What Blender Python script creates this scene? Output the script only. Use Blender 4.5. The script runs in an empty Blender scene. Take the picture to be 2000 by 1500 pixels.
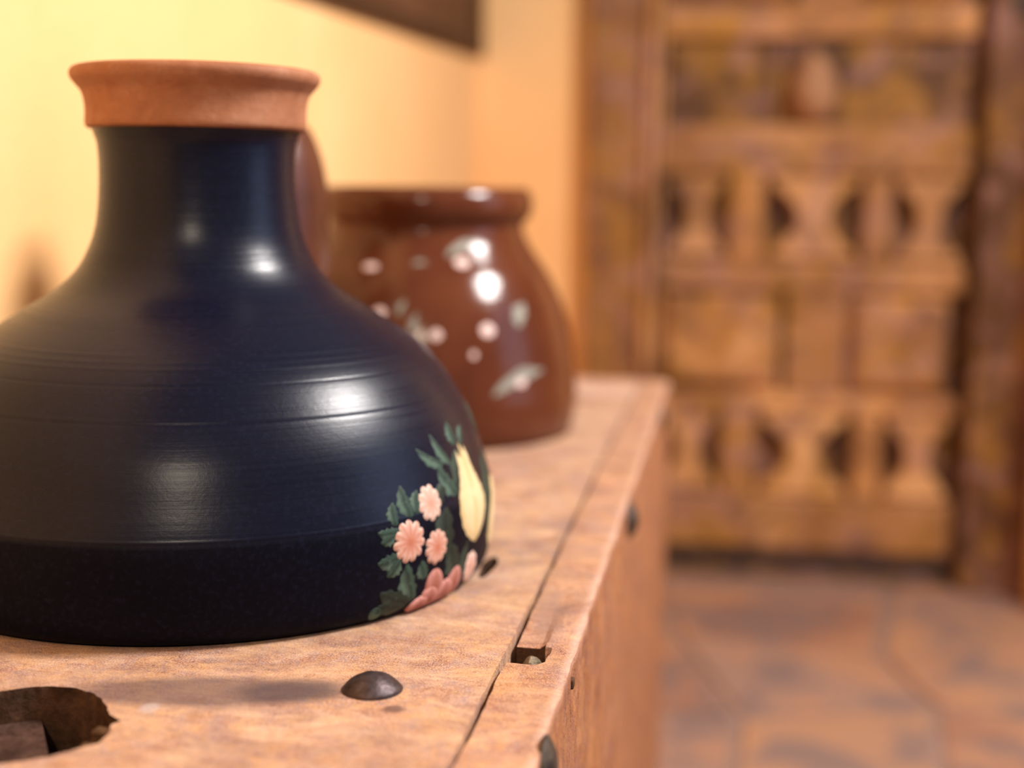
import bpy, bmesh, math, random
from mathutils import Vector, Matrix, noise
random.seed(7)
C = bpy.context.scene.collection
S = bpy.context.scene
TOP = 0.50                      # height of the chest top above the floor
CAMZ = TOP + 0.19

# ------------------------------------------------------------------ camera
cam = bpy.data.cameras.new('camera')
cam_o = bpy.data.objects.new('camera', cam); C.objects.link(cam_o)
cam.sensor_width = 36.0
cam.lens = 36.0 * 2700.0 / 2000.0
cam.clip_start = 0.01
fw = Vector((-0.15425943, 0.97815173, -0.13936722))
rt = Vector((0.98739241, 0.15768665, 0.01382592))
up = Vector((-0.0355002, 0.13547736, 0.99014424))
m = Matrix(((rt.x, up.x, -fw.x), (rt.y, up.y, -fw.y), (rt.z, up.z, -fw.z))).to_4x4()
m.translation = (0, 0, CAMZ)
cam_o.matrix_world = m
cam.dof.use_dof = True
cam.dof.focus_distance = 0.56
cam.dof.aperture_fstop = 3.5
S.camera = cam_o

# ------------------------------------------------------------------ world, lights, exposure
w = bpy.data.worlds.new('world'); S.world = w; w.use_nodes = True
bg = w.node_tree.nodes['Background']
bg.inputs[0].default_value = (0.92, 0.84, 0.90, 1); bg.inputs[1].default_value = 0.26

def area(name, loc, target, size, size_y, power, color):
    l = bpy.data.lights.new(name, 'AREA'); l.shape = 'RECTANGLE'; l.size = size; l.size_y = size_y
    l.energy = power; l.color = color
    o = bpy.data.objects.new(name, l); C.objects.link(o); o.location = loc
    o.rotation_euler = (Vector(target) - Vector(loc)).to_track_quat('-Z', 'Y').to_euler()
    return o
area('window_light', (0.98, 0.92, TOP + 1.32), (-0.2, 0.75, TOP), 0.46, 0.32, 56, (1.0, 0.95, 0.92))
area('window_skylight', (1.60, 0.85, TOP + 0.62), (-0.2, 0.75, TOP), 0.8, 1.2, 6, (0.50, 0.68, 1.0))
area('warm_lamp', (0.10, -0.95, TOP + 0.95), (-0.15, 1.0, TOP), 0.085, 0.085, 8, (1.0, 0.84, 0.64))
#area('wall_lamp', (-0.08, 1.95, TOP + 1.30), (-0.46, 1.25, TOP + 0.2), 0.25, 0.25, 5, (1.0, 0.78, 0.50))

S.view_settings.view_transform = 'Standard'
S.view_settings.look = 'None'
S.view_settings.exposure = 0.0
S.view_settings.gamma = 1.0
S.view_settings.use_curve_mapping = False
S.cycles.use_denoising = True
S.cycles.max_bounces = 6

# ------------------------------------------------------------------ helpers
def link(name, me, mat=None, parent=None, smooth=False):
    if not isinstance(me, bpy.types.Mesh):
        bm = me; me = bpy.data.meshes.new(name); bm.to_mesh(me); bm.free()
    o = bpy.data.objects.new(name, me); C.objects.link(o)
    if mat and not me.materials: me.materials.append(mat)
    if smooth:
        me.polygons.foreach_set('use_smooth', [True] * len(me.polygons))
    if parent:
        o.parent = parent
        o.matrix_parent_inverse = parent.matrix_basis.inverted()
    return o
def empty(name, loc=(0, 0, 0)):
    o = bpy.data.objects.new(name, None); C.objects.link(o); o.location = loc
    o.empty_display_size = 0.05
    return o
def tag(o, label, cat, group=None):
    o['label'] = label; o['category'] = cat
    if group: o['group'] = group
    return o
def struct(o): o['kind'] = 'structure'; return o

def box(bm, lo, hi):
    vs = [bm.verts.new((x, y, z)) for x in (lo[0], hi[0]) for y in (lo[1], hi[1]) for z in (lo[2], hi[2])]
    for f in ((0, 1, 3, 2), (4, 6, 7, 5), (0, 4, 5, 1), (2, 3, 7, 6), (0, 2, 6, 4), (1, 5, 7, 3)):
        bm.faces.new([vs[i] for i in f])
    return vs
def boxobj(name, lo, hi, mat, parent=None, bev=0.0, seg=2):
    bm = bmesh.new(); box(bm, lo, hi)
    if bev: bmesh.ops.bevel(bm, geom=bm.edges[:], offset=bev, segments=seg, profile=0.5, affect='EDGES')
    bmesh.ops.recalc_face_normals(bm, faces=bm.faces)
    return link(name, bm, mat, parent)
def lathe(profile, c=(0, 0, 0), n=192, wob=0.0, seed=0):
    """profile: (r, z) from the bottom out, up, and in; closed where r == 0"""
    bm = bmesh.new(); rings = []
    for r, z in profile:
        if r < 1e-6: rings.append([bm.verts.new((c[0], c[1], c[2] + z))]); continue
        ring = []
        for i in range(n):
            t = 2 * math.pi * i / n
            k = 1 + wob * noise.noise(Vector((math.cos(t) * 1.3, math.sin(t) * 1.3, z * 14 + seed)))
            ring.append(bm.verts.new((c[0] + r * k * math.cos(t), c[1] + r * k * math.sin(t), c[2] + z)))
        rings.append(ring)
    for a, b in zip(rings, rings[1:]):
        if len(a) == 1 and len(b) == 1: continue
        for i in range(n):
            j = (i + 1) % n
            if len(a) == 1: bm.faces.new((a[0], b[j], b[i]))
            elif len(b) == 1: bm.faces.new((a[i], a[j], b[0]))
            else: bm.faces.new((a[i], a[j], b[j], b[i]))
    bmesh.ops.recalc_face_normals(bm, faces=bm.faces)
    return bm
def spline(pts, step=0.002):
    """smooth (r, z) through the control points (centripetal-ish Catmull-Rom)"""
    out = []; P = [pts[0]] + list(pts) + [pts[-1]]
    for i in range(1, len(P) - 2):
        p0, p1, p2, p3 = P[i - 1], P[i], P[i + 1], P[i + 2]
        n = max(2, int(math.dist(p1, p2) / step))
        for k in range(n):
            t = k / n
            out.append(tuple(0.5 * (2 * p1[j] + (p2[j] - p0[j]) * t + (2 * p0[j] - 5 * p1[j] + 4 * p2[j] - p3[j]) * t * t
                                    + (3 * p1[j] - p0[j] - 3 * p2[j] + p3[j]) * t ** 3) for j in (0, 1)))
    out.append(tuple(pts[-1]))
    return out

# ------------------------------------------------------------------ materials
class N:
    def __init__(s, name):
        s.m = bpy.data.materials.new(name); s.m.use_nodes = True; s.t = s.m.node_tree
        s.b = s.t.nodes['Principled BSDF']; s.tc = s.t.nodes.new('ShaderNodeTexCoord')
    def node(s, kind, **kw):
        n = s.t.nodes.new(kind)
        for k, v in kw.items():
            if k.startswith('_'): n.inputs[int(k[1:])].default_value = v
            else: setattr(n, k, v)
        return n
    def l(s, a, b): s.t.links.new(a, b)
    def coords(s, scale=(1, 1, 1), loc=(0, 0, 0), rot=(0, 0, 0), src='Object'):
        mp = s.node('ShaderNodeMapping'); s.l(s.tc.outputs[src], mp.inputs[0])
        mp.inputs['Location'].default_value = loc; mp.inputs['Rotation'].default_value = rot; mp.inputs['Scale'].default_value = scale
        return mp.outputs[0]
    def noise(s, scale, detail=4, rough=0.55, co=None, dist=0.0):
        n = s.node('ShaderNodeTexNoise')
        n.inputs['Scale'].default_value = scale; n.inputs['Detail'].default_value = detail
        n.inputs['Roughness'].default_value = rough; n.inputs['Distortion'].default_value = dist
        s.l(co if co is not None else s.tc.outputs['Object'], n.inputs['Vector'])
        return n.outputs[0]
    def ramp(s, fac, stops):
        r = s.node('ShaderNodeValToRGB'); e = r.color_ramp.elements
        while len(e) > 1: e.remove(e[-1])
        e[0].position = stops[0][0]; e[0].color = (*stops[0][1], 1)
        for p, c in stops[1:]:
            x = e.new(p); x.color = (*c, 1)
        s.l(fac, r.inputs[0]); return r.outputs[0]
    def g(s, fac, a, b):
        return s.ramp(fac, [(a, (0, 0, 0)), (b, (1, 1, 1))])
    def mix(s, fac, a, b, mode='MIX'):
        n = s.node('ShaderNodeMix', data_type='RGBA', blend_type=mode)
        for sock, v in ((n.inputs[0], fac), (n.inputs[6], a), (n.inputs[7], b)):
            if isinstance(v, (int, float)): sock.default_value = v
            elif isinstance(v, tuple): sock.default_value = (*v, 1)
            else: s.l(v, sock)
        return n.outputs[2]
    def math(s, op, a, b=None, c=None):
        n = s.node('ShaderNodeMath', operation=op)
        for i, v in enumerate((a, b, c)):
            if v is None: continue
            if isinstance(v, (int, float)): n.inputs[i].default_value = v
            else: s.l(v, n.inputs[i])
        return n.outputs[0]
    def bump(s, h, strength, dist=0.001, prev=None):
        n = s.node('ShaderNodeBump'); n.inputs['Strength'].default_value = strength
        n.inputs['Distance'].default_value = dist; s.l(h, n.inputs['Height'])
        if prev is not None: s.l(prev, n.inputs['Normal'])
        return n.outputs[0]
    def done(s, col=None, rough=0.6, normal=None, spec=None, **kw):
        if col is not None:
            if isinstance(col, tuple): s.b.inputs['Base Color'].default_value = (*col, 1)
            else: s.l(col, s.b.inputs['Base Color'])
        if isinstance(rough, (int, float)): s.b.inputs['Roughness'].default_value = rough
        else: s.l(rough, s.b.inputs['Roughness'])
        if normal is not None: s.l(normal, s.b.inputs['Normal'])
        if spec is not None: s.b.inputs['Specular IOR Level'].default_value = spec
        for k, v in kw.items(): s.b.inputs[k].default_value = v
        return s.m

def ellipse_mask(M, cx, cy, ax, ay, rot, edge=0.25, wob=0.35, nscale=60):
    """1 inside a ragged ellipse lying on the chest top"""
    co = M.coords(loc=(0, 0, 0))
    sep = M.node('ShaderNodeSeparateXYZ'); M.l(co, sep.inputs[0])
    dx = M.math('SUBTRACT', sep.outputs[0], cx); dy = M.math('SUBTRACT', sep.outputs[1], cy)
    c, s_ = math.cos(rot), math.sin(rot)
    u = M.math('DIVIDE', M.math('ADD', M.math('MULTIPLY', dx, c), M.math('MULTIPLY', dy, s_)), ax)
    v = M.math('DIVIDE', M.math('ADD', M.math('MULTIPLY', dx, -s_), M.math('MULTIPLY', dy, c)), ay)
    d = M.math('SQRT', M.math('ADD', M.math('MULTIPLY', u, u), M.math('MULTIPLY', v, v)))
    d = M.math('ADD', d, M.math('MULTIPLY', M.math('SUBTRACT', M.noise(nscale, 5, 0.6), 0.5), wob * 2))
    return M.math('SUBTRACT', 1.0, M.g(M.math('MULTIPLY', d, 0.5), (1 - edge) / 2, (1 + edge) / 2))

def mat_chest(name, tint=(1, 1, 1), top=True):
    M = N(name)
    big = M.noise(24, 6, 0.62, M.coords((1, 0.7, 1), (3.1, 1.7, .3)), 1.0)
    col = M.ramp(big, [(0.36, (0.15, 0.090, 0.078)), (0.43, (0.27, 0.145, 0.105)), (0.50, (0.39, 0.215, 0.130)), (0.57, (0.33, 0.205, 0.160)), (0.65, (0.46, 0.290, 0.195))])
    ochre = M.noise(60, 6, 0.68, M.coords((1, .7, 1), (7, 2, 5)), 1.2)
    col = M.mix(M.math('MULTIPLY', M.g(ochre, 0.49, 0.56), 0.62), col, (0.44, 0.21, 0.045))
    grey = M.noise(50, 7, 0.74, M.coords((1, 0.7, 1), (1, 9, 3)), 1.8)
    col = M.mix(M.math('MULTIPLY', M.g(grey, 0.49, 0.57), 0.60), col, (0.25, 0.205, 0.235))
    red = M.noise(95, 6, 0.72, M.coords((1, 0.7, 1), (4, 4, 8)), 1.0)
    col = M.mix(M.math('MULTIPLY', M.g(red, 0.51, 0.59), 0.62), col, (0.24, 0.085, 0.045))
    light = M.noise(34, 6, 0.7, M.coords((0.6, 1.2, 1), (9, 4, 2)), 1.0)
    col = M.mix(M.math('MULTIPLY', M.g(light, 0.53, 0.62), 0.60), col, (0.62, 0.41, 0.27))
    fibre = M.noise(260, 5, 0.7, M.coords((0.22, 1, 1)), 0.6)
    col = M.mix(M.math('MULTIPLY', M.g(fibre, 0.50, 0.62), 0.50), col, (0.15, 0.080, 0.060))
    fine = M.noise(520, 6, 0.9)
    col = M.mix(M.math('MULTIPLY', M.g(fine, 0.46, 0.56), 0.38), col, (0.60, 0.38, 0.26))
    speck = M.noise(1500, 2, 0.9)
    col = M.mix(M.math('MULTIPLY', M.g(speck, 0.48, 0.58), 0.62), col, (0.12, 0.080, 0.085))
    spk2 = M.noise(1300, 2, 0.9, M.coords((1, 1, 1), (5, 5, 5)))
    col = M.mix(M.math('MULTIPLY', M.g(spk2, 0.50, 0.60), 0.60), col, (0.78, 0.43, 0.20))
    smudge = M.noise(34, 8, 0.78, M.coords((0.7, 1.2, 1), (2, 7, 6), (0, 0, 0.3)), 0.5)
    col = M.mix(M.math('MULTIPLY', M.g(smudge, 0.46, 0.64), 0.50), col, (0.19, 0.125, 0.115))
    gold = M.noise(36, 8, 0.78, M.coords((0.7, 1.2, 1), (8, 1, 3), (0, 0, 0.4)), 0.5)
    col = M.mix(M.math('MULTIPLY', M.g(gold, 0.46, 0.64), 0.50), col, (0.64, 0.39, 0.18))
    if top:
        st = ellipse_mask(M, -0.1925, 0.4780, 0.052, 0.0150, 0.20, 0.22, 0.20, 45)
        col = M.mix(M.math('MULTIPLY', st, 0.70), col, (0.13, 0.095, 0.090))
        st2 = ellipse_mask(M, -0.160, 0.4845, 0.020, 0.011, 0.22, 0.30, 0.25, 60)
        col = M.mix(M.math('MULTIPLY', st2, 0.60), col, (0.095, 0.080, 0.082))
        st3 = ellipse_mask(M, -0.1174, 0.4745, 0.0042, 0.0035, 0.2, 0.3, 0.3, 300)
        col = M.mix(M.math('MULTIPLY', st3, 0.8), col, (0.14, 0.09, 0.08))
        st4 = ellipse_mask(M, -0.205, 0.4585, 0.0035, 0.0045, 0.2, 0.3, 0.3, 300)
        col = M.mix(M.math('MULTIPLY', st4, 0.6), col, (0.42, 0.36, 0.33))
        st5 = ellipse_mask(M, -0.2455, 1.32, 0.16, 0.035, 0.0, 0.6, 0.4, 30)
        col = M.mix(M.math('MULTIPLY', st5, 0.35), col, (0.74, 0.6, 0.52))
        st6 = ellipse_mask(M, -0.137, 1.25, 0.02, 0.016, 0.0, 0.3, 0.3, 60)
        col = M.mix(M.math('MULTIPLY', st6, 0.7), col, (0.2, 0.12, 0.09))
    else:
        st = ellipse_mask(M, -0.077, 0.604, 0.0075, 0.036, 0.13, 0.3, 0.5, 90)
        col = M.mix(M.math('MULTIPLY', st, 0.55), col, (0.27, 0.19, 0.16))  # brown stain, partly painted shading of the slope beside the notch
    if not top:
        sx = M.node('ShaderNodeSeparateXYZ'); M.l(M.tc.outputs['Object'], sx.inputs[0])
        e1 = M.g(M.math('MULTIPLY', M.math('ADD', sx.outputs[0], 0.0640), 100), 0.10, 0.36)          # pale tone along the outer top corner
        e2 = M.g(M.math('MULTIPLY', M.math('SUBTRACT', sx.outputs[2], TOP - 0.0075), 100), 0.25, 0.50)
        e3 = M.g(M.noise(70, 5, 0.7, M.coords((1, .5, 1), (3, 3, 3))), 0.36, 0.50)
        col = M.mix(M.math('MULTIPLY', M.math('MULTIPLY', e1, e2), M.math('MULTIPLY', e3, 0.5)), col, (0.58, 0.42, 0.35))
    bc = M.node('ShaderNodeBrightContrast'); M.l(col, bc.inputs[0]); bc.inputs[1].default_value = 0.045; bc.inputs[2].default_value = 0.20
    hs = M.node('ShaderNodeHueSaturation'); hs.inputs['Saturation'].default_value = 0.88 if name != 'chest_shaded_side_wood' else 1.02; hs.inputs['Value'].default_value = 1.04; M.l(bc.outputs[0], hs.inputs['Color']); col = hs.outputs[0]
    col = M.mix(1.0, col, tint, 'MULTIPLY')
    n = M.bump(fibre, 0.5, 0.0012); n = M.bump(M.noise(120, 6, 0.7), 0.5, 0.0015, n); n = M.bump(speck, 0.35, 0.0006, n)
    return M.done(col, 0.72, n, 0.25)
chest_top = mat_chest('chest_top_wood', (1.02, 1.0, 1.03))
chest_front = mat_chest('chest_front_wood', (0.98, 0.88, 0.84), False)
chest_side_shaded = mat_chest('chest_shaded_side_wood', (0.78, 0.60, 0.52), False)  # copy of the chest wood, shade on the upright face put into its colour
def mat_simple(name, c1, c2, scale, rough, bump=0.3, bscale=None, spec=0.5, metal=0.0, stretch=(1, 1, 1), var=0.0):
    M = N(name); co = M.coords(stretch)
    col = M.ramp(M.noise(scale, 5, 0.6, co, 0.4), [(0.32, c1), (0.68, c2)])
    if var:
        oi = M.node('ShaderNodeObjectInfo')
        col = M.mix(1.0, col, M.ramp(oi.outputs['Random'], [(0, (1 - var,) * 3), (1, (1 + var,) * 3)]), 'MULTIPLY')
    n = M.bump(M.noise(bscale or scale * 4, 5, 0.65, co), bump, 0.002)
    return M.done(col, rough, n, spec, Metallic=metal)
iron = mat_simple('aged_iron', (0.035, 0.024, 0.024), (0.10, 0.07, 0.072), 260, 0.42, 0.25, 500, 0.5, 0.6)
iron_dark = mat_simple('dark_iron', (0.02, 0.015, 0.012), (0.09, 0.06, 0.04), 200, 0.5, 0.5, 400, 0.5, 0.4)
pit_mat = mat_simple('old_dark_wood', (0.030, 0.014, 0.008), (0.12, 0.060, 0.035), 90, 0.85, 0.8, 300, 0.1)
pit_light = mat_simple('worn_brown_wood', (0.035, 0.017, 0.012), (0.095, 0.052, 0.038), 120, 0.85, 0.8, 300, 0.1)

def mat_door(name, c1, c2, c3):
    M = N(name)
    a = M.noise(5.5, 5, 0.6, M.coords((1, 1, 1), (2, 5, 1)), 0.8)
    col = M.ramp(a, [(0.34, c1), (0.5, c2), (0.66, c3)])
    b = M.noise(13, 4, 0.6, M.coords((1, 1, .6), (8, 1, 4)), 1.0)
    col = M.mix(M.math('MULTIPLY', M.g(b, 0.48, 0.58), 0.62), col, (0.36, 0.17, 0.018))
    c = M.noise(10, 4, 0.6, M.coords((1, 1, 1), (3, 3, 9)), 1.0)
    col = M.mix(M.math('MULTIPLY', M.g(c, 0.50, 0.60), 0.55), col, (0.36, 0.19, 0.16))
    e = M.noise(8, 5, 0.65, M.coords((1, 1, 1.3), (6, 2, 7)), 1.2)
    col = M.mix(M.math('MULTIPLY', M.g(e, 0.52, 0.62), 0.60), col, (0.12, 0.052, 0.028))
    oi = M.node('ShaderNodeObjectInfo')
    col = M.mix(1.0, col, M.ramp(oi.outputs['Random'], [(0, (0.90, 0.86, 0.86)), (1, (1.25, 1.22, 1.14))]), 'MULTIPLY')
    n = M.bump(M.noise(90, 5, 0.6, M.coords((1, 1, .2))), 0.4, 0.003)
    return M.done(col, 0.6, n, 0.3)
door_wood = mat_door('door_wood', (0.27, 0.118, 0.040), (0.43, 0.20, 0.070), (0.60, 0.31, 0.13))
door_shaded = mat_door('door_shaded_recess_wood', (0.06, 0.026, 0.011), (0.08, 0.034, 0.014), (0.10, 0.042, 0.018))  # darker copy of the door wood, recess shade put into its colour
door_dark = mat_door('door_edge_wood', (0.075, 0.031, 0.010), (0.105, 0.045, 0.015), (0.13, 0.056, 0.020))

M = N('yellow_plaster')
col = M.ramp(M.noise(2.3, 5, 0.6, None, 0.5), [(0.3, (0.92, 0.52, 0.21)), (0.7, (0.97, 0.61, 0.28))])
plaster = M.done(col, 0.85, M.bump(M.noise(60, 6, 0.65), 0.25, 0.004), 0.2)

M = N('flagstone')
oi = M.node('ShaderNodeObjectInfo')
base = M.ramp(oi.outputs['Random'], [(0.0, (0.31, 0.155, 0.10)), (0.35, (0.40, 0.21, 0.135)), (0.7, (0.36, 0.22, 0.165)), (1.0, (0.44, 0.24, 0.14))])
col = M.mix(M.math('MULTIPLY', M.g(M.noise(7, 5, 0.6, None, .6), 0.47, 0.57), 0.75), base, (0.20, 0.15, 0.145))
col = M.mix(M.math('MULTIPLY', M.g(M.noise(5, 5, 0.6, M.coords((1, 1, 1), (5, 5, 5)), .6), 0.50, 0.58), 0.7), col, (0.50, 0.25, 0.13))
stone_mat = M.done(col, 0.55, M.bump(M.noise(40, 6, 0.65), 0.4, 0.004), 0.4)
mortar_mat = mat_simple('pale_mortar', (0.27, 0.165, 0.12), (0.34, 0.215, 0.165), 12, 0.9, 0.5)

# black burnished clay with a matt lower band
M = N('black_burnished_clay')
sep = M.node('ShaderNodeSeparateXYZ'); M.l(M.tc.outputs['Object'], sep.inputs[0])
low = M.g(sep.outputs[2], TOP + 0.0450, TOP + 0.0465)
rings = M.noise(1.0, 6, 0.7, M.coords((6, 6, 650), (1, 1, 1)))
rings2 = M.noise(1.0, 4, 0.6, M.coords((3, 3, 160), (4, 1, 1)))
spk = M.noise(420, 5, 0.7)
col = M.mix(low, (0.0020, 0.0022, 0.0065), (0.0036, 0.0045, 0.0140))
col = M.mix(M.math('MULTIPLY', M.g(spk, 0.5, 0.75), 0.45), col, (0.014, 0.015, 0.042))
rgh = M.mix(low, (0.55, 0.55, 0.55), M.ramp(rings, [(0.3, (0.25, 0.25, 0.25)), (0.7, (0.33, 0.33, 0.33))]))
n = M.bump(rings, 0.16, 0.0003); n = M.bump(rings2, 0.10, 0.0006, n); n = M.bump(spk, 0.16, 0.0004, n)
black_clay = M.done(col, rgh, n)
sm = M.node('ShaderNodeMapRange', _3=0.08, _4=0.25); M.l(low, sm.inputs[0]); M.l(sm.outputs[0], M.b.inputs['Specular IOR Level'])

M = N('terracotta')
col = M.ramp(M.noise(38, 6, 0.65, None, 0.4), [(0.3, (0.27, 0.095, 0.040)), (0.5, (0.37, 0.145, 0.065)), (0.7, (0.43, 0.20, 0.11))])
col = M.mix(M.math('MULTIPLY', M.g(M.noise(600, 4, 0.7), 0.45, 0.75), 0.5), col, (0.25, 0.10, 0.055))
terracotta = M.done(col, 0.7, M.bump(M.noise(260, 5, 0.7), 0.4, 0.0012), 0.3)

def mat_glaze(name, a, b, rough):
    M = N(name)
    col = M.ramp(M.noise(13, 5, 0.6, None, 0.6), [(0.32, a), (0.68, b)])
    return M.done(col, rough, M.bump(M.noise(1.0, 4, 0.6, M.coords((8, 8, 120))), 0.18, 0.0015), 0.3)
brown_glaze = mat_glaze('brown_glaze', (0.080, 0.019, 0.008), (0.135, 0.038, 0.014), 0.15)
jug_glaze = mat_glaze('red_brown_glaze', (0.075, 0.022, 0.011), (0.14, 0.045, 0.024), 0.3)

def mat_paint(name, inner, outer, streak, rough=0.6):
    """UV: u = 0 centre .. 1 rim, v = position round or across"""
    M = N(name); sep = M.node('ShaderNodeSeparateXYZ'); M.l(M.tc.outputs['UV'], sep.inputs[0])
    col = M.mix(M.g(sep.outputs[0], 0.05, 0.95), inner, outer)
    lines = M.math('ABSOLUTE', M.math('SUBTRACT', M.math('FRACT', sep.outputs[1]), 0.5))
    col = M.mix(M.math('MULTIPLY', M.g(lines, 0.30, 0.5), 0.75), col, streak)
    col = M.mix(M.math('MULTIPLY', M.g(M.noise(380, 5, 0.7), 0.42, 0.7), 0.35), col, streak)
    return M.done(col, rough, M.bump(M.noise(500, 4, 0.6), 0.3, 0.0008), 0.3)
paint_pink = mat_paint('pink_petal_paint', (0.50, 0.15, 0.08), (0.70, 0.46, 0.37), (0.46, 0.17, 0.10))
paint_pale = mat_paint('pale_petal_paint', (0.54, 0.25, 0.17), (0.72, 0.52, 0.43), (0.52, 0.27, 0.19))
paint_red = mat_paint('red_petal_paint', (0.22, 0.050, 0.030), (0.52, 0.23, 0.19), (0.34, 0.11, 0.07))
paint_cream = mat_paint('cream_bud_paint', (0.76, 0.60, 0.35), (0.66, 0.50, 0.26), (0.56, 0.36, 0.13))
def mat_leaf(name, dark, mid, pale):
    M = N(name); sep = M.node('ShaderNodeSeparateXYZ'); M.l(M.tc.outputs['UV'], sep.inputs[0])
    across = M.math('ADD', M.math('MULTIPLY', sep.outputs[1], 1.0), M.math('MULTIPLY', M.math('SUBTRACT', M.noise(260, 5, 0.7), 0.5), 0.7))
    col = M.ramp(M.math('ADD', M.math('MULTIPLY', across, 0.5), 0.5), [(0.25, dark), (0.50, mid), (0.58, dark), (0.80, pale)])
    rim = M.g(sep.outputs[0], 0.72, 1.0)
    col = M.mix(M.math('MULTIPLY', rim, 0.35), col, dark)
    return M.done(col, 0.6, None, 0.3)
paint_green = mat_leaf('green_leaf_paint', (0.008, 0.020, 0.013), (0.030, 0.062, 0.042), (0.075, 0.125, 0.090))
paint_dark_green = mat_leaf('dark_green_leaf_paint', (0.005, 0.009, 0.006), (0.013, 0.022, 0.013), (0.034, 0.052, 0.034))
paint_white = mat_paint('white_dot_paint', (0.92, 0.66, 0.60), (0.80, 0.62, 0.56), (0.80, 0.6, 0.55))
paint_grey_green = mat_paint('grey_green_paint', (0.36, 0.34, 0.28), (0.22, 0.21, 0.165), (0.28, 0.26, 0.21))

# ------------------------------------------------------------------ room
WX, DY = -0.46, 2.50            # long wall plane, door wall plane
floor = struct(boxobj('floor', (-0.60, -1.6, -0.06), (3.0, 2.75, -0.004), mortar_mat))
# irregular flagstones, every one a piece
gx = [-0.46, -0.10, 0.27, 0.62, 0.98, 1.36, 1.75]
gy = [2.49, 2.36, 2.08, 1.80, 1.50, 1.18, 0.86, 0.50, 0.12, -0.3]
rr = random.Random(11); G = {}
for i, x in enumerate(gx):
    for j, y in enumerate(gy):
        G[i, j] = [x + rr.uniform(-.035, .035), y + (rr.uniform(-.03, .03) if 0 < j else 0)]
    G[i, 0][1] = 2.49
G[1, 1] = [-0.115, 2.35]; G[1, 2] = [-0.070, 2.13]; G[1, 3] = [0.030, 1.785]; G[1, 4] = [0.02, 1.50]
G[2, 2] = [0.24, 2.075]; G[3, 2] = [0.62, 2.04]; G[2, 3] = [0.29, 1.87]; G[3, 3] = [0.66, 1.84]
for i in range(len(gx) - 1):
    for j in range(len(gy) - 1):
        q = [Vector((*G[a], 0)) for a in ((i, j), (i, j + 1), (i + 1, j + 1), (i + 1, j))]
        c = sum(q, Vector()) / 4
        hh = rr.uniform(-0.001, 0.003)
        bm = bmesh.new(); top = []; bot = []
        for k in range(4):
            a, b = q[k], q[(k + 1) % 4]
            for t in (0.0, 0.35, 0.7):
                p = a.lerp(b, t)
                d = (c - p).normalized()
                p = p + d * (0.011 + (0.004 if t == 0 else rr.uniform(-.003, .003)))
                top.append(bm.verts.new((p.x, p.y, hh))); bot.append(bm.verts.new((p.x - d.x * .004, p.y - d.y * .004, -0.02)))
        bm.faces.new(top); bm.faces.new(bot[::-1])
        for k in range(12):
            bm.faces.new((top[k], bot[k], bot[(k + 1) % 12], top[(k + 1) % 12]))
        bmesh.ops.recalc_face_normals(bm, faces=bm.faces)
        link('flagstone', bm, stone_mat, floor)

struct(boxobj('wall_left', (WX - 0.12, -1.6, -0.06), (WX, DY + 0.15, 2.5), plaster))
struct(boxobj('wall_back', (WX, DY, -0.0), (-0.262, DY + 0.15, 2.5), plaster))
struct(boxobj('wall_right', (0.525, 2.31, 0.0), (3.0, DY + 0.15, 2.5), plaster))

# ------------------------------------------------------------------ door
door = struct(empty('door_1', (0.135, DY, 0)))
fy = DY - 0.045                 # frame face
bx = lambda n, lo, hi, mt=door_wood, bev=0.006: boxobj(n, lo, hi, mt, door, bev)
door_mid = mat_door('door_frame_wood', (0.19, 0.085, 0.032), (0.28, 0.125, 0.05), (0.36, 0.17, 0.075))
bx('frame_post', (-0.260, fy, 0.0), (-0.140, DY + .10, 2.0), door_mid)
bx('frame_post', (0.412, fy - 0.01, 0.0), (0.522, DY + .10, 2.0), door_dark)
bx('frame_moulding', (-0.158, fy - 0.014, 0.0), (-0.138, fy + .004, 2.0))
bx('door_backing', (-0.138, DY + 0.030, 0.032), (0.410, DY + 0.055, 2.0), door_shaded, 0)
bx('threshold', (-0.138, DY - 0.01, 0.0), (0.410, DY + 0.10, 0.010), door_shaded, 0.002)  # sill added dark to paint the shade in the gap under the door
ly = DY - 0.012                 # leaf face
back = DY + 0.032
bx('outer_stile', (-0.136, ly, 0.050), (-0.126, back, 2.0), door_wood, .002)
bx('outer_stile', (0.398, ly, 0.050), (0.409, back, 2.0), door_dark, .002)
rails = [(0.050, 0.148), (0.305, 0.338), (0.518, 0.572), (0.722, 0.808), (0.955, 1.015)]
rz = [(a, b) for a, b in rails] + [(1.20, 1.235), (1.42, 1.475), (1.65, 1.71), (1.93, 2.0)]
for a, b in rz: bx('rail', (-0.126, ly, a), (0.398, back, b))
door_lit = mat_door('door_lit_block_wood', (0.38, 0.18, 0.065), (0.55, 0.28, 0.11), (0.70, 0.40, 0.19))  # paler copy of the door wood, light on the blocks put into its colour
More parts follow.
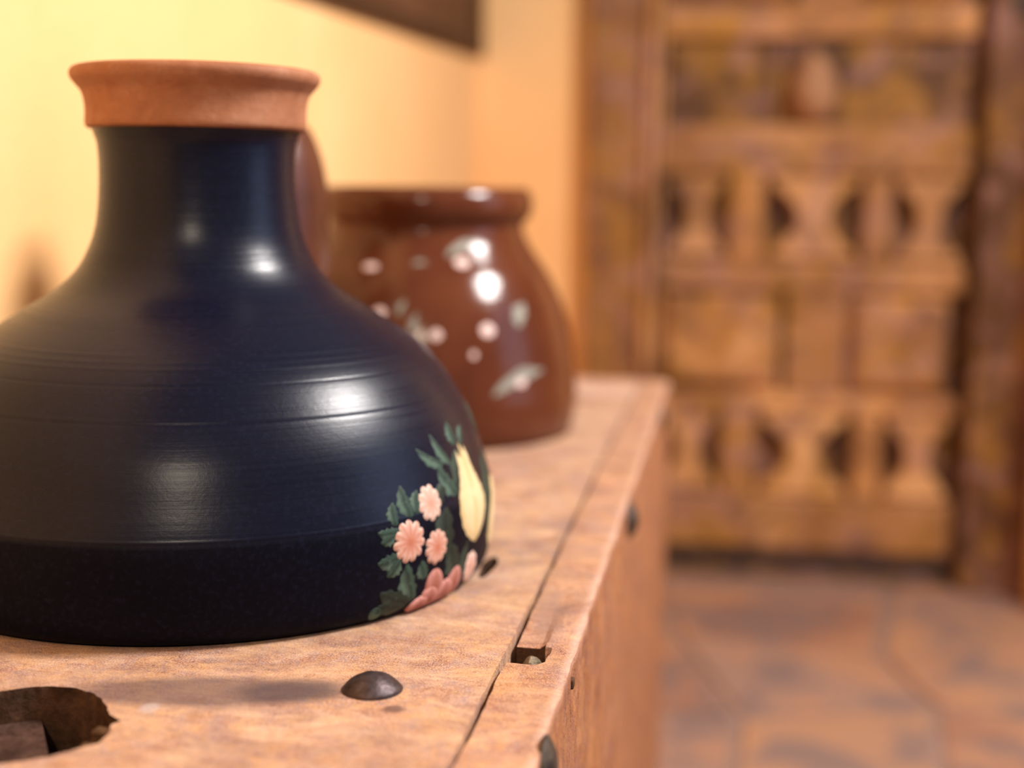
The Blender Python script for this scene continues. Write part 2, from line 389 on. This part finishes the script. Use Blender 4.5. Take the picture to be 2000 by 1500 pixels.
def hourglass(x0, x1, z0, z1, parent=door):
    """spool-shaped carved block: wide caps, narrow waist, bevelled"""
    cx, w = (x0 + x1) / 2, (x1 - x0) / 2; h = z1 - z0
    out = [(0.95, 0.0), (0.95, 0.10), (0.72, 0.20), (0.44, 0.34), (0.36, 0.5), (0.42, 0.64), (0.66, 0.78), (0.95, 0.88), (0.95, 1.0)]
    R = [(cx + w * a, z0 + h * b) for a, b in out]; L = [(2 * cx - x, z) for x, z in R]
    ring = R + L[::-1]
    bm = bmesh.new(); lv = []
    for y, s in ((back, 1.0), (ly + 0.012, 0.97), (ly + 0.001, 0.80)):
        cz = (z0 + z1) / 2
        lv.append([bm.verts.new((cx + (x - cx) * s, y, cz + (z - cz) * (s * .5 + .5 if s < 1 else 1))) for x, z in ring])
    n = len(ring)
    for a, b in zip(lv, lv[1:]):
        for i in range(n): bm.faces.new((a[i], a[(i + 1) % n], b[(i + 1) % n], b[i]))
    bm.faces.new(lv[-1]); bmesh.ops.recalc_face_normals(bm, faces=bm.faces)
    return link('carved_block', bm, door_lit, parent)
def raised(x0, x1, z0, z1):
    bm = bmesh.new(); lv = []
    for y, d in ((back, .002), (ly + .020, .002), (ly + .004, .016), (ly - .002, .022)):
        lv.append([bm.verts.new(p) for p in ((x0 + d, y, z0 + d), (x1 - d, y, z0 + d), (x1 - d, y, z1 - d), (x0 + d, y, z1 - d))])
    for a, b in zip(lv, lv[1:]):
        for i in range(4): bm.faces.new((a[i], a[(i + 1) % 4], b[(i + 1) % 4], b[i]))
    bm.faces.new(lv[-1]); bmesh.ops.recalc_face_normals(bm, faces=bm.faces)
    return link('raised_panel', bm, door_wood, door)
def spool_row(z0, z1):
    bx('stile', (-0.008, ly, z0), (0.052, back, z1)); bx('stile', (0.222, ly, z0), (0.272, back, z1))
    for x0, x1 in ((-0.126, -0.008), (0.052, 0.222), (0.272, 0.398)): hourglass(x0 + .004, x1 - .004, z0, z1)
def panel_row(z0, z1):
    bx('stile', (0.098, ly, z0), (0.205, back, z1))
    raised(-0.126, 0.090, z0, z1); raised(0.208, 0.380, z0, z1)
boss_wood = mat_simple('boss_wood', (0.34, 0.16, 0.075), (0.50, 0.26, 0.13), 14, 0.6, 0.3, 80, 0.3)
def boss_row(z0, z1):
    bx('stile', (0.085, ly + .008, z0), (0.175, back, z1), door_shaded)
    # turned boss, an almond on end
    cz = (z0 + z1) / 2 - .01; bm = bmesh.new(); rings = []
    for k in range(9):
        t = k / 8; y = ly + .012 - 0.050 * math.sin(t * math.pi / 2); s = math.cos(t * math.pi / 2) ** .7 if k < 8 else 0
        if k == 8: rings.append([bm.verts.new((0.128, y, cz))]); continue
        rings.append([bm.verts.new((0.128 + 0.044 * s * math.cos(a) * (1 - .28 * max(0, math.sin(a))), y, cz + 0.062 * s * math.sin(a)))
                      for a in [2 * math.pi * i / 24 for i in range(24)]])
    for a, b in zip(rings, rings[1:]):
        for i in range(24):
            if len(b) == 1: bm.faces.new((a[i], a[(i + 1) % 24], b[0]))
            else: bm.faces.new((a[i], a[(i + 1) % 24], b[(i + 1) % 24], b[i]))
    bmesh.ops.recalc_face_normals(bm, faces=bm.faces); link('carved_boss', bm, boss_wood, door, True)
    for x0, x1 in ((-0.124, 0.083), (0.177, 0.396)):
        boxobj('sunk_panel', (x0, ly + .018, z0), (x1, back, z1), door_dark, door, .002)  # darker wood colour paints the recess shade
spool_row(0.148, 0.305); panel_row(0.338, 0.518); spool_row(0.572, 0.722); boss_row(0.808, 0.955)
panel_row(1.015, 1.20); spool_row(1.235, 1.42); boss_row(1.475, 1.65); panel_row(1.71, 1.93)
bx('hinge_strap', (0.446, fy - 0.02, 0.985), (0.520, fy - 0.008, 1.20), iron_dark, .003)

# dark wooden board fixed along the long wall
pan = tag(empty('wall_panel', (WX + .01, 1.6, 0.905)), 'dark brown wooden panel on the yellow wall above the jars, reaching the corner', 'panel')
dark_board = mat_simple('dark_board', (0.085, 0.034, 0.012), (0.17, 0.075, 0.032), 9, 0.7, 0.4, 60, 0.2)
dark_rail = mat_simple('dark_rail', (0.05, 0.020, 0.007), (0.085, 0.036, 0.012), 12, 0.7, 0.4, 60, 0.2)
pz = 0.0
boxobj('board', (WX + .0005, 0.9, pz + 0.02), (WX + .006, DY - .04, pz + 0.7), dark_board, pan, .001)
boxobj('bottom_rail', (WX + .0005, 0.9, pz), (WX + .010, DY - .012, pz + 0.022), dark_rail, pan, .002)
boxobj('end_stile', (WX + .0005, DY - .10, pz + .022), (WX + .010, DY - .012, pz + 0.7), dark_rail, pan, .002)
boxobj('middle_stile', (WX + .0005, 1.48, pz + .022), (WX + .010, 1.56, pz + 0.7), dark_rail, pan, .002)
boxobj('end_stile', (WX + .0005, 0.82, pz), (WX + .010, 0.9, pz + 0.7), dark_rail, pan, .002)
for o in pan.children:                                         # it hangs slightly out of level, rising towards the corner
    o.data.transform(Matrix.Translation((0, 1.47, 0.889)) @ Matrix.Rotation(0.032, 4, 'X') @ Matrix.Translation((0, -1.47, 0)))

# ------------------------------------------------------------------ chest
chest = tag(empty('wooden_chest', (-0.25, 0.65, 0)), 'weathered pale wooden chest with iron nails, standing along the yellow wall under the pots', 'chest')
SX = -0.0875                    # lid edge at the seam
Y0, Y1 = -0.12, 1.40
def seam(y): return SX + 0.0007 * noise.noise(Vector((y * 22, 3.3, 0))) + 0.0004 * noise.noise(Vector((y * 90, 1.3, 0)))
# lid board with a mortise and a small hole cut through its face
outer = [(seam(Y0 + (Y1 - Y0) * k / 300), Y0 + (Y1 - Y0) * k / 300) for k in range(301)] + [(-0.452, Y1), (-0.452, Y0)]
def P(*a): return a
mort = [(-0.300, 0.440), (-0.2669, 0.4637), (-0.2578, 0.4699), (-0.2508, 0.4724), (-0.2403, 0.4723), (-0.236, 0.4698), (-0.2331, 0.4693), (-0.2275, 0.465), (-0.2215, 0.4578), (-0.2167, 0.45), (-0.2102, 0.4453),
        (-0.2119, 0.4411), (-0.2095, 0.4344), (-0.2089, 0.4299), (-0.2091, 0.4244), (-0.2126, 0.4202), (-0.2161, 0.416), (-0.2199, 0.4109), (-0.2245, 0.4074), (-0.2327, 0.4025), (-0.300, 0.383)]
def rag(pl, amp, n, seed):
    out = []
    for i, a in enumerate(pl):
        b = pl[(i + 1) % len(pl)]
        for k in range(n):
            t = k / n; x = a[0] + (b[0] - a[0]) * t; y = a[1] + (b[1] - a[1]) * t
            if k: x += amp * noise.noise(Vector((x * 900, y * 900, seed))); y += amp * noise.noise(Vector((x * 900, y * 900, seed + 9)))
            out.append((x, y))
    return out
mort = rag(mort, 0.0007, 4, 1)
hole = [(-0.1170 + 0.0036 * math.cos(a) * (1 + .2 * math.sin(3 * a)), 0.6720 + 0.020 * math.sin(a)) for a in [2 * math.pi * k / 20 for k in range(20)]]
bm = bmesh.new()
def loop(pl, z): return [bm.verts.new((x, y, z)) for x, y in pl]
lo_ = loop(outer, TOP); lm = loop(mort, TOP); lh = loop(hole, TOP)
edges = []
for lp in (lo_, lm, lh):
    for i in range(len(lp)): edges.append(bm.edges.new((lp[i], lp[(i + 1) % len(lp)])))
bmesh.ops.triangle_fill(bm, use_beauty=True, use_dissolve=False, edges=edges)
def wall(lp, dz, mi, shrink=0.0):
    c = sum((v.co for v in lp), Vector()) / len(lp)
    lb = [bm.verts.new((v.co.x + (c.x - v.co.x) * shrink, v.co.y + (c.y - v.co.y) * shrink, TOP - dz)) for v in lp]
    for i in range(len(lp)):
        f = bm.faces.new((lp[i], lp[(i + 1) % len(lp)], lb[(i + 1) % len(lp)], lb[i])); f.material_index = mi
    return lb
wall(lo_, 0.026, 0); b1 = wall(lm, 0.0262, 1, 0.03); b2 = wall(lh, 0.020, 1, .1)
bm.faces.new(b2).material_index = 1
bmesh.ops.recalc_face_normals(bm, faces=bm.faces)
for f in bm.faces:                                             # the top itself must look up
    if abs(f.normal.z) > .9 and f.calc_center_median().z > TOP - .001 and f.normal.z < 0: f.normal_flip()
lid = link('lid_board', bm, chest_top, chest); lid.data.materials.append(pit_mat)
# stepped floor of the mortise
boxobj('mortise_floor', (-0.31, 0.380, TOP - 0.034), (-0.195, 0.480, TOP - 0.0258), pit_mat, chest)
bm = bmesh.new()
st = [(-0.31, 0.52), (-0.2728, 0.498), (-0.2546, 0.4712), (-0.2355, 0.440), (-0.2020, 0.385), (-0.31, 0.385)]
a = [bm.verts.new((x, y, TOP - 0.0130)) for x, y in st]; b = [bm.verts.new((x, y, TOP - 0.0262)) for x, y in st]
bm.faces.new(a); bm.faces.new(b[::-1])
for k in range(6): bm.faces.new((a[k], b[k], b[(k + 1) % 6], a[(k + 1) % 6]))
bmesh.ops.recalc_face_normals(bm, faces=bm.faces)
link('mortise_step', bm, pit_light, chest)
bm = bmesh.new(); q = 0
for k in range(7):                                             # splintered right-hand wall of the mortise
    t = k / 6; x = -0.2160 + 0.004 * math.sin(math.pi * t) - .002 * t; y = 0.4450 - 0.0290 * t
    box(bm, (x - .0045 - .001 * (k % 2), y - .0030, TOP - 0.0255), (x + .006, y + .0026, TOP - 0.0035 - .0022 * (k * 5 % 3)))
bmesh.ops.bevel(bm, geom=bm.edges[:], offset=.0008, segments=1, affect='EDGES')
splinters = link('splintered_edge', bm, mat_simple('splintered_wood', (0.06, 0.028, 0.014), (0.17, 0.085, 0.04), 160, 0.85, 0.8, 500, .1), chest)

# front board: a section swept along the chest, with worn corner and a notch at the seam
FX = -0.0585
NY = 420; bm = bmesh.new(); rows = []
cols_t = [0, .08, .18, .30, .42, .54, .66, .78, .88]
ys = sorted(set([Y0 + (Y1 - Y0) * k / NY for k in range(NY + 1)] + [0.5345, 0.5352, 0.5600, 0.5608]))
for y in ys:
    s0 = seam(y) + 0.0019 + 0.0006 * noise.noise(Vector((y * 40, 8, 0))) + (0.0006 if .45 < y < .9 else 0)
    wear = 0.0022 + 0.0016 * noise.noise(Vector((y * 25, 0, 5))) + 0.0010 * noise.noise(Vector((y * 110, 0, 5)))
    fx = FX + 0.0012 * noise.noise(Vector((y * 18, 7, 5))) + 0.0006 * noise.noise(Vector((y * 75, 7, 5)))
    row = [(s0, TOP - 0.03)]
    for t in cols_t:
        x = s0 + (fx - wear - s0) * t
        z = TOP - 0.0006 + 0.0005 * noise.noise(Vector((x * 60, y * 30, 2)))
        nx = -0.0705 - 0.0045 * (abs(y - 0.547) / 0.0125) ** 3      # notch outline
        if 0.535 < y < 0.5602 and x < nx: z = TOP - 0.012
        if 0.560 <= y < 0.645:                                      # shaved slope running into the notch
            k = (0.645 - y) / 0.085; lim = s0 + 0.016 * (1 - .2 * k)
            if x < lim: z -= 0.0022 * k * min(1, (lim - x) / 0.003)
        row.append((x, z))
    row += [(fx - wear * .45, TOP - 0.0008 - wear * .12), (fx - wear * .12, TOP - wear * .45), (fx, TOP - wear * 1.1),
            (fx + .0006 * noise.noise(Vector((y * 50, 3, 1))), TOP - 0.012), (FX + .0008, TOP - 0.03), (FX + .001, TOP - 0.10), (FX, TOP - 0.25), (FX, 0.03), (FX - .025, 0.03)]
    rows.append([bm.verts.new((x, y, z)) for x, z in row])
for a, b in zip(rows, rows[1:]):
    for i in range(len(a) - 1): bm.faces.new((a[i], a[i + 1], b[i + 1], b[i]))
bm.faces.new(rows[0]); bm.faces.new(rows[-1][::-1])
bmesh.ops.recalc_face_normals(bm, faces=bm.faces)
front = link('front_board', bm, chest_front, chest); front.data.materials.append(chest_side_shaded); front.data.materials.append(pit_mat)
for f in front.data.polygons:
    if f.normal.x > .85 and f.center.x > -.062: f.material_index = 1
    if f.center.x < -.066 and f.center.z < TOP - .004 and .533 < f.center.y < .5625: f.material_index = 2
boxobj('back_board', (-0.450, Y0, 0.03), (-0.428, Y1, TOP - .027), chest_front, chest, .002)
boxobj('end_board', (-0.428, Y1 - .028, 0.03), (FX - .027, Y1 - .002, TOP - .027), chest_front, chest, .002)
boxobj('end_board', (-0.428, Y0 + .002, 0.03), (FX - .027, Y0 + .028, TOP - .027), chest_front, chest, .002)
boxobj('bottom_board', (-0.428, Y0 + .03, 0.03), (FX - .027, Y1 - .03, 0.05), chest_front, chest)
boxobj('inner_ledge', (SX - .03, Y0 + .03, TOP - .06), (FX - .027, Y1 - .03, TOP - .031), pit_mat, chest)
for y in (Y0 + .02, Y1 - .09):
    for x in (-0.445, FX - .075): boxobj('foot', (x, y, 0), (x + .07, y + .07, 0.03), chest_front, chest, .003)

def dome_nail(loc, r, hgt, normal='z', sx=1.0, mat=iron, name='nail_head', rim=0.12, dent=0.05, seed=0):
    bm = bmesh.new(); rings = []; n = 40
    for k in range(11):
        t = k / 10; rad = r * (1 - t); z = hgt * (1 - (1 - t) ** 2.3) if k else 0.0
        if k == 10: rings.append([bm.verts.new((0, 0, hgt))]); continue
        rings.append([bm.verts.new((rad * sx * math.cos(a) * (1 + dent * noise.noise(Vector((math.cos(a) * 1.6, math.sin(a) * 1.6, seed)))),
                                    rad * math.sin(a) * (1 + dent * noise.noise(Vector((math.cos(a) * 1.6, math.sin(a) * 1.6, seed + 4)))),
                                    z + .04 * hgt * noise.noise(Vector((rad * 300 * math.cos(a), rad * 300 * math.sin(a), seed))))) for a in [2 * math.pi * i / n for i in range(n)]])
    rings.insert(0, [bm.verts.new((v.co.x * .94, v.co.y * .94, -0.0015)) for v in rings[0]])
    for a, b in zip(rings, rings[1:]):
        for i in range(n):
            if len(b) == 1: bm.faces.new((a[i], a[(i + 1) % n], b[0]))
            else: bm.faces.new((a[i], a[(i + 1) % n], b[(i + 1) % n], b[i]))
    bm.faces.new(rings[0][::-1])
    mt = Matrix.Translation(loc) @ (Matrix.Rotation(math.pi / 2, 4, 'Y') if normal == 'x' else Matrix.Identity(4))
    bmesh.ops.transform(bm, matrix=mt, verts=bm.verts); bmesh.ops.recalc_face_normals(bm, faces=bm.faces)
    o = link(name, bm, mat, chest, True); return o
dome_nail((-0.1300, 0.4925, TOP + 0.0004), 0.0118, 0.0062, seed=1)['label'] = 'large domed purplish iron nail head'
dome_nail((-0.0762, 0.5475, TOP - 0.0122), 0.0060, 0.0105, mat=mat_simple('rusty_olive_iron', (0.10, 0.07, 0.035), (0.26, 0.20, 0.13), 240, 0.38, .6, 500, .5, .5), dent=.25, seed=2)['label'] = 'nail head sunk in the notch beside the seam'
dome_nail((FX + .0004, 0.455, TOP - 0.0100), 0.0120, 0.0045, 'x', mat=iron_dark, seed=3)
dome_nail((FX + .0006, 0.845, TOP - 0.0135), 0.0120, 0.0060, 'x', mat=iron_dark, seed=4)
dome_nail((FX + .0006, 1.240, TOP - 0.0135), 0.0110, 0.0050, 'x', mat=iron_dark, seed=5)
boxobj('pin_hole', (FX - .002, 0.5345, TOP - 0.0105), (FX + .0012, 0.5395, TOP - 0.0062), pit_mat, chest, .0008)

# ------------------------------------------------------------------ black pot
PC = (-0.262, 0.6577, TOP)
pot = tag(empty('clay_pot', PC), 'large round black clay pot with a bare terracotta collar and painted flowers', 'pot')
ctrl = [(0.0, 0.0), (0.125, 0.0), (0.1380, 0.0006), (0.1425, 0.0030), (0.1450, 0.0080), (0.1464, 0.0180), (0.1472, 0.0300), (0.1464, 0.0430), (0.1418, 0.0589), (0.1346, 0.0785), (0.1226, 0.0982),
        (0.1088, 0.1129), (0.0871, 0.1276), (0.0690, 0.1390), (0.0588, 0.1490), (0.0530, 0.1596), (0.0498, 0.1694), (0.0481, 0.1816), (0.0474, 0.1964), (0.0478, 0.2080), (0.0490, 0.2130), (0.0505, 0.2170)]
prof = spline(ctrl, 0.0011)
def groove(z):
    d = 0.0
    for z0, a, wdt in ((0.1172, .00012, .0006), (0.1146, .00012, .0006), (0.1121, .00014, .0006), (0.1058, -.00014, .0005), (0.0910, -.00011, .0006), (0.0460, .00018, .0005), (0.0926, .0001, .0006)):
        d += a * math.exp(-((z - z0) / wdt) ** 2)
    return d
prof = [(r + groove(z) if r > 0 else 0, z) for r, z in spline(ctrl, 0.0005)]
inner = [(0.0450, 0.2170), (0.0435, 0.19), (0.045, 0.17), (0.058, 0.143), (0.09, 0.118), (0.125, 0.085), (0.138, 0.05), (0.134, 0.012), (0.0, 0.008)]
body = link('body', lathe(prof + inner, PC, 256, 0.0), black_clay, pot, True)
col_prof = spline([(0.0490, 0.2163), (0.0515, 0.2165), (0.0530, 0.2173), (0.0535, 0.2195), (0.0533, 0.2240), (0.0536, 0.2290), (0.0549, 0.2338), (0.0574, 0.2370), (0.0596, 0.2397), (0.0603, 0.2424),
                   (0.0592, 0.2446), (0.0565, 0.2456), (0.0535, 0.2447), (0.0515, 0.2420), (0.0498, 0.2350), (0.0486, 0.2230), (0.0478, 0.2170)], 0.0006)
link('collar', lathe(col_prof, PC, 192, 0.012, 3), terracotta, pot, True)['label'] = 'bare orange terracotta collar with a rolled lip'

def surf_fn(ctrl, c):
    pr = [p for p in spline(ctrl, 0.0005) if p[0] > 0.06]
    def r_at(z):
        for (r0, z0), (r1, z1) in zip(pr, pr[1:]):
            if z0 <= z <= z1 and z1 > z0: return r0 + (r1 - r0) * (z - z0) / (z1 - z0), (r1 - r0) / (z1 - z0)
        return (pr[0] + (0,))[0] if z < pr[0][1] else pr[-1][0], 0.0
    def f(th, z, off):
        r, dr = r_at(z); n = Vector((math.cos(th), math.sin(th), -dr)).normalized()
        return Vector((c[0] + r * math.cos(th), c[1] + r * math.sin(th), c[2] + z)) + n * off
    return f, r_at
def patch(name, sf, th0, z0, outline, mat, parent, off=0.0004, nr=6, uvs=None, vfn=None):
    """paint of a given outline laid on a turned surface: outline = (across, up) in metres round (th0, z0)"""
    f, r_at = sf; R0, dr0 = r_at(z0); k = 1 / math.sqrt(1 + dr0 * dr0)
    bm = bmesh.new(); uv = bm.loops.layers.uv.new('UVMap'); U = {}
    c = bm.verts.new(f(th0, z0, off * 1.3)); U[c] = (0, 0.5); rings = []; n = len(outline)
    for q in range(1, nr + 1):
        s = q / nr; ring = []
        for i, (a, b) in enumerate(outline):
            o = off * (1.25 - .35 * s) if q < nr else -0.0001
            ss = s if q < nr else 1.0
            v = bm.verts.new(f(th0 + a * ss / R0, z0 + b * ss * k, o)); U[v] = (s, (vfn(i / n, a * ss, b * ss) if vfn else i / n)); ring.append(v)
        rings.append(ring)
    for i in range(n): bm.faces.new((c, rings[0][i], rings[0][(i + 1) % n]))
    for a, b in zip(rings, rings[1:]):
        for i in range(n): bm.faces.new((a[i], b[i], b[(i + 1) % n], a[(i + 1) % n]))
    bmesh.ops.recalc_face_normals(bm, faces=bm.faces)
    for fc in bm.faces:
        for lpp in fc.loops: lpp[uv].uv = U[lpp.vert]
    return link(name, bm, mat, parent, True)
psf = surf_fn(ctrl, PC)
def flower(th, z, rad, petals, mat, lean=0.0, sx=1.0, label=None):
    out = []
    for i in range(petals * 8):
        a = 2 * math.pi * i / (petals * 8) + lean
        q = abs(math.sin(petals * (a - lean) / 2))
        r = rad * (0.80 + 0.22 * q ** .6) * (1 + .05 * noise.noise(Vector((math.cos(a) * 2, math.sin(a) * 2, th * 9))))
        out.append((r * math.cos(a) * sx, r * math.sin(a)))
    o = patch('painted_flower', psf, th, z, out, mat, pot, 0.0006, 7, vfn=lambda t, a, b: t * petals + 0.5)
    if label: o['label'] = label
def leaf(th0, z0, th1, z1, wid, mat=None, name='painted_leaf', sf=None, parent=None, teeth=4, bend=.12, off=.00025):
    sf = sf or psf; R0 = sf[1]((z0 + z1) / 2)[0]
    L = Vector(((th1 - th0) * R0, (z1 - z0) * math.sqrt(1 + sf[1]((z0 + z1) / 2)[1] ** 2))); ln = L.length; d = L / ln; p = Vector((-d.y, d.x))
    pts = []
    for side in (1, -1):
        rng = range(0, 17) if side == 1 else range(16, -1, -1)
        for k in rng:
            t = k / 16; wv = wid * (math.sin(math.pi * min(1, t * .92 + .04)) ** .8) * (1 + .16 * math.sin(t * math.pi * 2 * teeth)) * (1 - .25 * t)
            q = L * (t - .5) + p * (side * wv + bend * ln * math.sin(math.pi * t))
            pts.append((q.x, q.y))
    return patch(name, sf, (th0 + th1) / 2, (z0 + z1) / 2, pts, mat or paint_green, parent or pot, off, 5, vfn=lambda t, a, b: (a * p.x + b * p.y) / wid * .8)
flower(-0.436, 0.0495, 0.0084, 9, paint_pale, .2)
flower(-0.548, 0.0352, 0.0098, 11, paint_pink, .1)
flower(-0.421, 0.0292, 0.0084, 10, paint_pink, .5)
flower(-0.182, 0.0112, 0.0080, 9, paint_pale, .3, 1.0)
LV= [((-0.305, 0.0635), (-0.445, 0.0736), 0.003), ((-0.257, 0.0622), (-0.345, 0.0783), 0.0034), ((-0.192, 0.0694), (-0.196, 0.0812), 0.0052), ((-0.153, 0.0681), (-0.079, 0.0774), 0.003), ((-0.271, 0.0491), (-0.353, 0.0643), 0.006), ((-0.528, 0.0448), (-0.554, 0.0601), 0.0048), ((-0.506, 0.0461), (-0.484, 0.0567), 0.004), ((-0.589, 0.0415), (-0.672, 0.0419), 0.0034), ((-0.598, 0.0432), (-0.598, 0.0537), 0.004), ((-0.602, 0.0406), (-0.663, 0.0372), 0.0034), ((-0.585, 0.03), (-0.676, 0.0283), 0.0045), ((-0.589, 0.0292), (-0.637, 0.0212), 0.0046), ((-0.515, 0.0065), (-0.559, 0.0258), 0.0062), ((-0.467, 0.0157), (-0.493, 0.025), 0.0045)]
LD= [((-0.524, 0.0072), (-0.663, 0.0148), 0.0065), ((-0.555, 0.0066), (-0.668, 0.0086), 0.0045), ((-0.371, 0.022), (-0.358, 0.047), 0.01), ((-0.284, 0.0106), (-0.336, 0.0283), 0.008), ((-0.415, 0.0448), (-0.323, 0.0563), 0.0045), ((-0.235, 0.0053), (-0.225, 0.0267), 0.0045), ((-0.271, 0.0491), (-0.161, 0.069), 0.006), ((0.122, 0.0673), (0.284, 0.0808), 0.009), ((-0.02, 0.018), (0.144, 0.0639), 0.0125)]
for a, b, wd in LV: leaf(*a, *b, wd)
for a, b, wd in LD: leaf(*a, *b, wd, paint_dark_green, teeth=3)
patch('painted_berry', psf, -0.668, 0.0052, [(0.0036 * math.cos(a), 0.0038 * math.sin(a)) for a in [2 * math.pi * i / 24 for i in range(24)]], paint_green, pot)
# two cream buds: round body drawn up into three-pointed tips
def bud(th, zb, zt, hw, lean=0.0):
    H = (zt - zb) * 1.03; zc = (zb + zt) / 2
    half = [(0.0, 0.0), (0.30, 0.04), (0.62, 0.11), (0.86, 0.20), (1.0, 0.32), (0.97, 0.44), (0.84, 0.55), (0.66, 0.66), (0.50, 0.77), (0.46, 0.84)]
    tips = [(0.44, 0.90), (0.34, 0.955), (0.24, 0.90), (0.17, 0.87), (0.10, 0.94), (0.02, 1.0), (-0.06, 0.94), (-0.14, 0.86), (-0.24, 0.89), (-0.36, 0.94), (-0.44, 0.88)]
    dense = []
    pts = [(x, y) for x, y in half] + tips + [(-x, y) for x, y in half[::-1][:-1]]
    for (x0, y0), (x1, y1) in zip(pts, pts[1:] + pts[:1]):
        for k in range(3): dense.append((x0 + (x1 - x0) * k / 3, y0 + (y1 - y0) * k / 3))
    out = []
    for i, (x, y) in enumerate(dense):
        e = 1 + (0.035 * math.sin(i * 1.9) if y < .8 else 0)
        out.append((x * hw * e + lean * (y - .5) * H, (y - .5) * H))
    patch('painted_bud', psf, th, zc, out, paint_cream, pot, 0.0007, 8, vfn=lambda t, a, b: a / hw * 1.0 + .0)['label'] = 'cream painted bud with pointed tips'
bud(-0.165, 0.0225, 0.0712, 0.0165, -.02)
bud(0.120, 0.0110, 0.0480, 0.0165, .0)
# red flower at the foot: overlapping petals
NP = [0]
def petal(th, z, rx, rz_, rot):
    NP[0] += 1
    pts = [(rx * math.cos(a) * math.cos(rot) - rz_ * math.sin(a) * math.sin(rot), rx * math.cos(a) * math.sin(rot) + rz_ * math.sin(a) * math.cos(rot)) for a in [2 * math.pi * i / 36 for i in range(36)]]
    pts = [(x, max(y, 0.0015 - z)) for x, y in pts]
    return patch('petal', psf, th, z, pts, paint_red, red, 0.0005 + 0.00018 * NP[0], 6, vfn=lambda t, a, b: a * 160)
red = patch('painted_flower', psf, -0.395, 0.0066, [(0.011 * math.cos(a), 0.0048 * math.sin(a)) for a in [2 * math.pi * i / 36 for i in range(36)]], paint_red, pot, .0004, 5, vfn=lambda t, a, b: .5)
red['label'] = 'red painted flower at the foot of the pot'
for a in ((-0.418, 0.0100, 0.0070, 0.0092, .1), (-0.305, 0.0080, 0.0066, 0.0090, -.35), (-0.360, 0.0058, 0.0078, 0.0060, .5), (-0.440, 0.0060, 0.0062, 0.0060, .2), (-0.490, 0.0040, 0.0070, 0.0042, .5)): petal(*a)

# ------------------------------------------------------------------ red-brown jug, mostly hidden behind the black pot
JC = (-0.3055, 0.8700, TOP)
jug = tag(empty('clay_jug', JC), 'slim reddish-brown glazed jug half hidden behind the black pot', 'jug')
jp = spline([(0.0, 0.0), (0.030, 0.0), (0.034, 0.002), (0.037, 0.012), (0.041, 0.05), (0.0440, 0.10), (0.0450, 0.15), (0.0447, 0.182), (0.0430, 0.198), (0.0395, 0.212), (0.0340, 0.225), (0.0280, 0.2320), (0.0225, 0.2355), (0.0205, 0.2390), (0.0210, 0.2440), (0.0250, 0.2480), (0.0258, 0.2505), (0.0238, 0.2520),
             (0.0190, 0.2480), (0.0170, 0.2400), (0.0230, 0.2280), (0.039, 0.19), (0.040, 0.12), (0.032, 0.012), (0.0, 0.008)], 0.002)
link('body', lathe(jp, JC, 96, 0.004, 5), jug_glaze, jug, True)

# ------------------------------------------------------------------ brown wide jar
KC = (-0.2419, 1.0782, TOP)
jar = tag(empty('glazed_jar', KC), 'wide-mouthed brown glazed jar with pale painted dots, farthest along the chest', 'jar')
kctrl = [(0.0, 0.0), (0.108, 0.0), (0.1165, 0.0010), (0.1200, 0.0045), (0.1222, 0.0134), (0.1232, 0.0286), (0.1212, 0.0477), (0.1190, 0.0668), (0.1150, 0.0859), (0.1085, 0.1050), (0.0985, 0.1241), (0.0890, 0.1375), (0.0818, 0.1489), (0.0780, 0.1585),
         (0.0782, 0.1630), (0.0812, 0.1665), (0.0840, 0.1710), (0.0852, 0.1770), (0.0845, 0.1840), (0.0815, 0.1895), (0.0780, 0.1912), (0.0745, 0.1895)]
kin = [(0.0720, 0.185), (0.0690, 0.16), (0.080, 0.135), (0.105, 0.095), (0.114, 0.05), (0.11, 0.012), (0.0, 0.008)]
link('body', lathe(spline(kctrl, 0.0015) + kin, KC, 160, 0.006, 2), brown_glaze, jar, True)
kc2 = kctrl[1:-2]
ksf = surf_fn(kctrl[:14], KC)
def kdot(th, z, r, sx=1.0, mat=paint_white, name='painted_dot'):
    patch(name, ksf, th, z, [(r * sx * math.cos(a), r * math.sin(a)) for a in [2 * math.pi * i / 20 for i in range(20)]], mat, jar, .0003, 3, vfn=lambda t, a, b: .5)
for th, z, r, sx in ((-1.038, 0.1363, 0.0042, 1.4), (-1.274, 0.0838, 0.0085, .75), (-0.938, 0.0880, 0.0052, 1.15), (-1.052, 0.0704, 0.0048, 1.2), (-1.649, 0.1003, 0.0045, 1.2), (-0.72, 0.0490, 0.0038, 1.5), (-1.793, 0.1324, 0.0032, 2.0)):
    kdot(th, z, r, sx)
def kleaf(a, b, wd): leaf(*a, *b, wd, paint_grey_green, 'painted_leaf', ksf, jar, 2, .1, .0002)
for a, b, wd in (((-1.16, 0.141), (-0.84, 0.151), 0.0040), ((-0.96, 0.040), (-0.50, 0.057), 0.0060), ((-0.70, 0.0900), (-0.60, 0.1060), 0.0065), ((-1.42, 0.080), (-1.40, 0.102), 0.0040), ((-1.45, 0.1350), (-1.33, 0.1360), 0.0022), ((-1.52, 0.098), (-1.48, 0.110), 0.0030)):
    kleaf(a, b, wd)
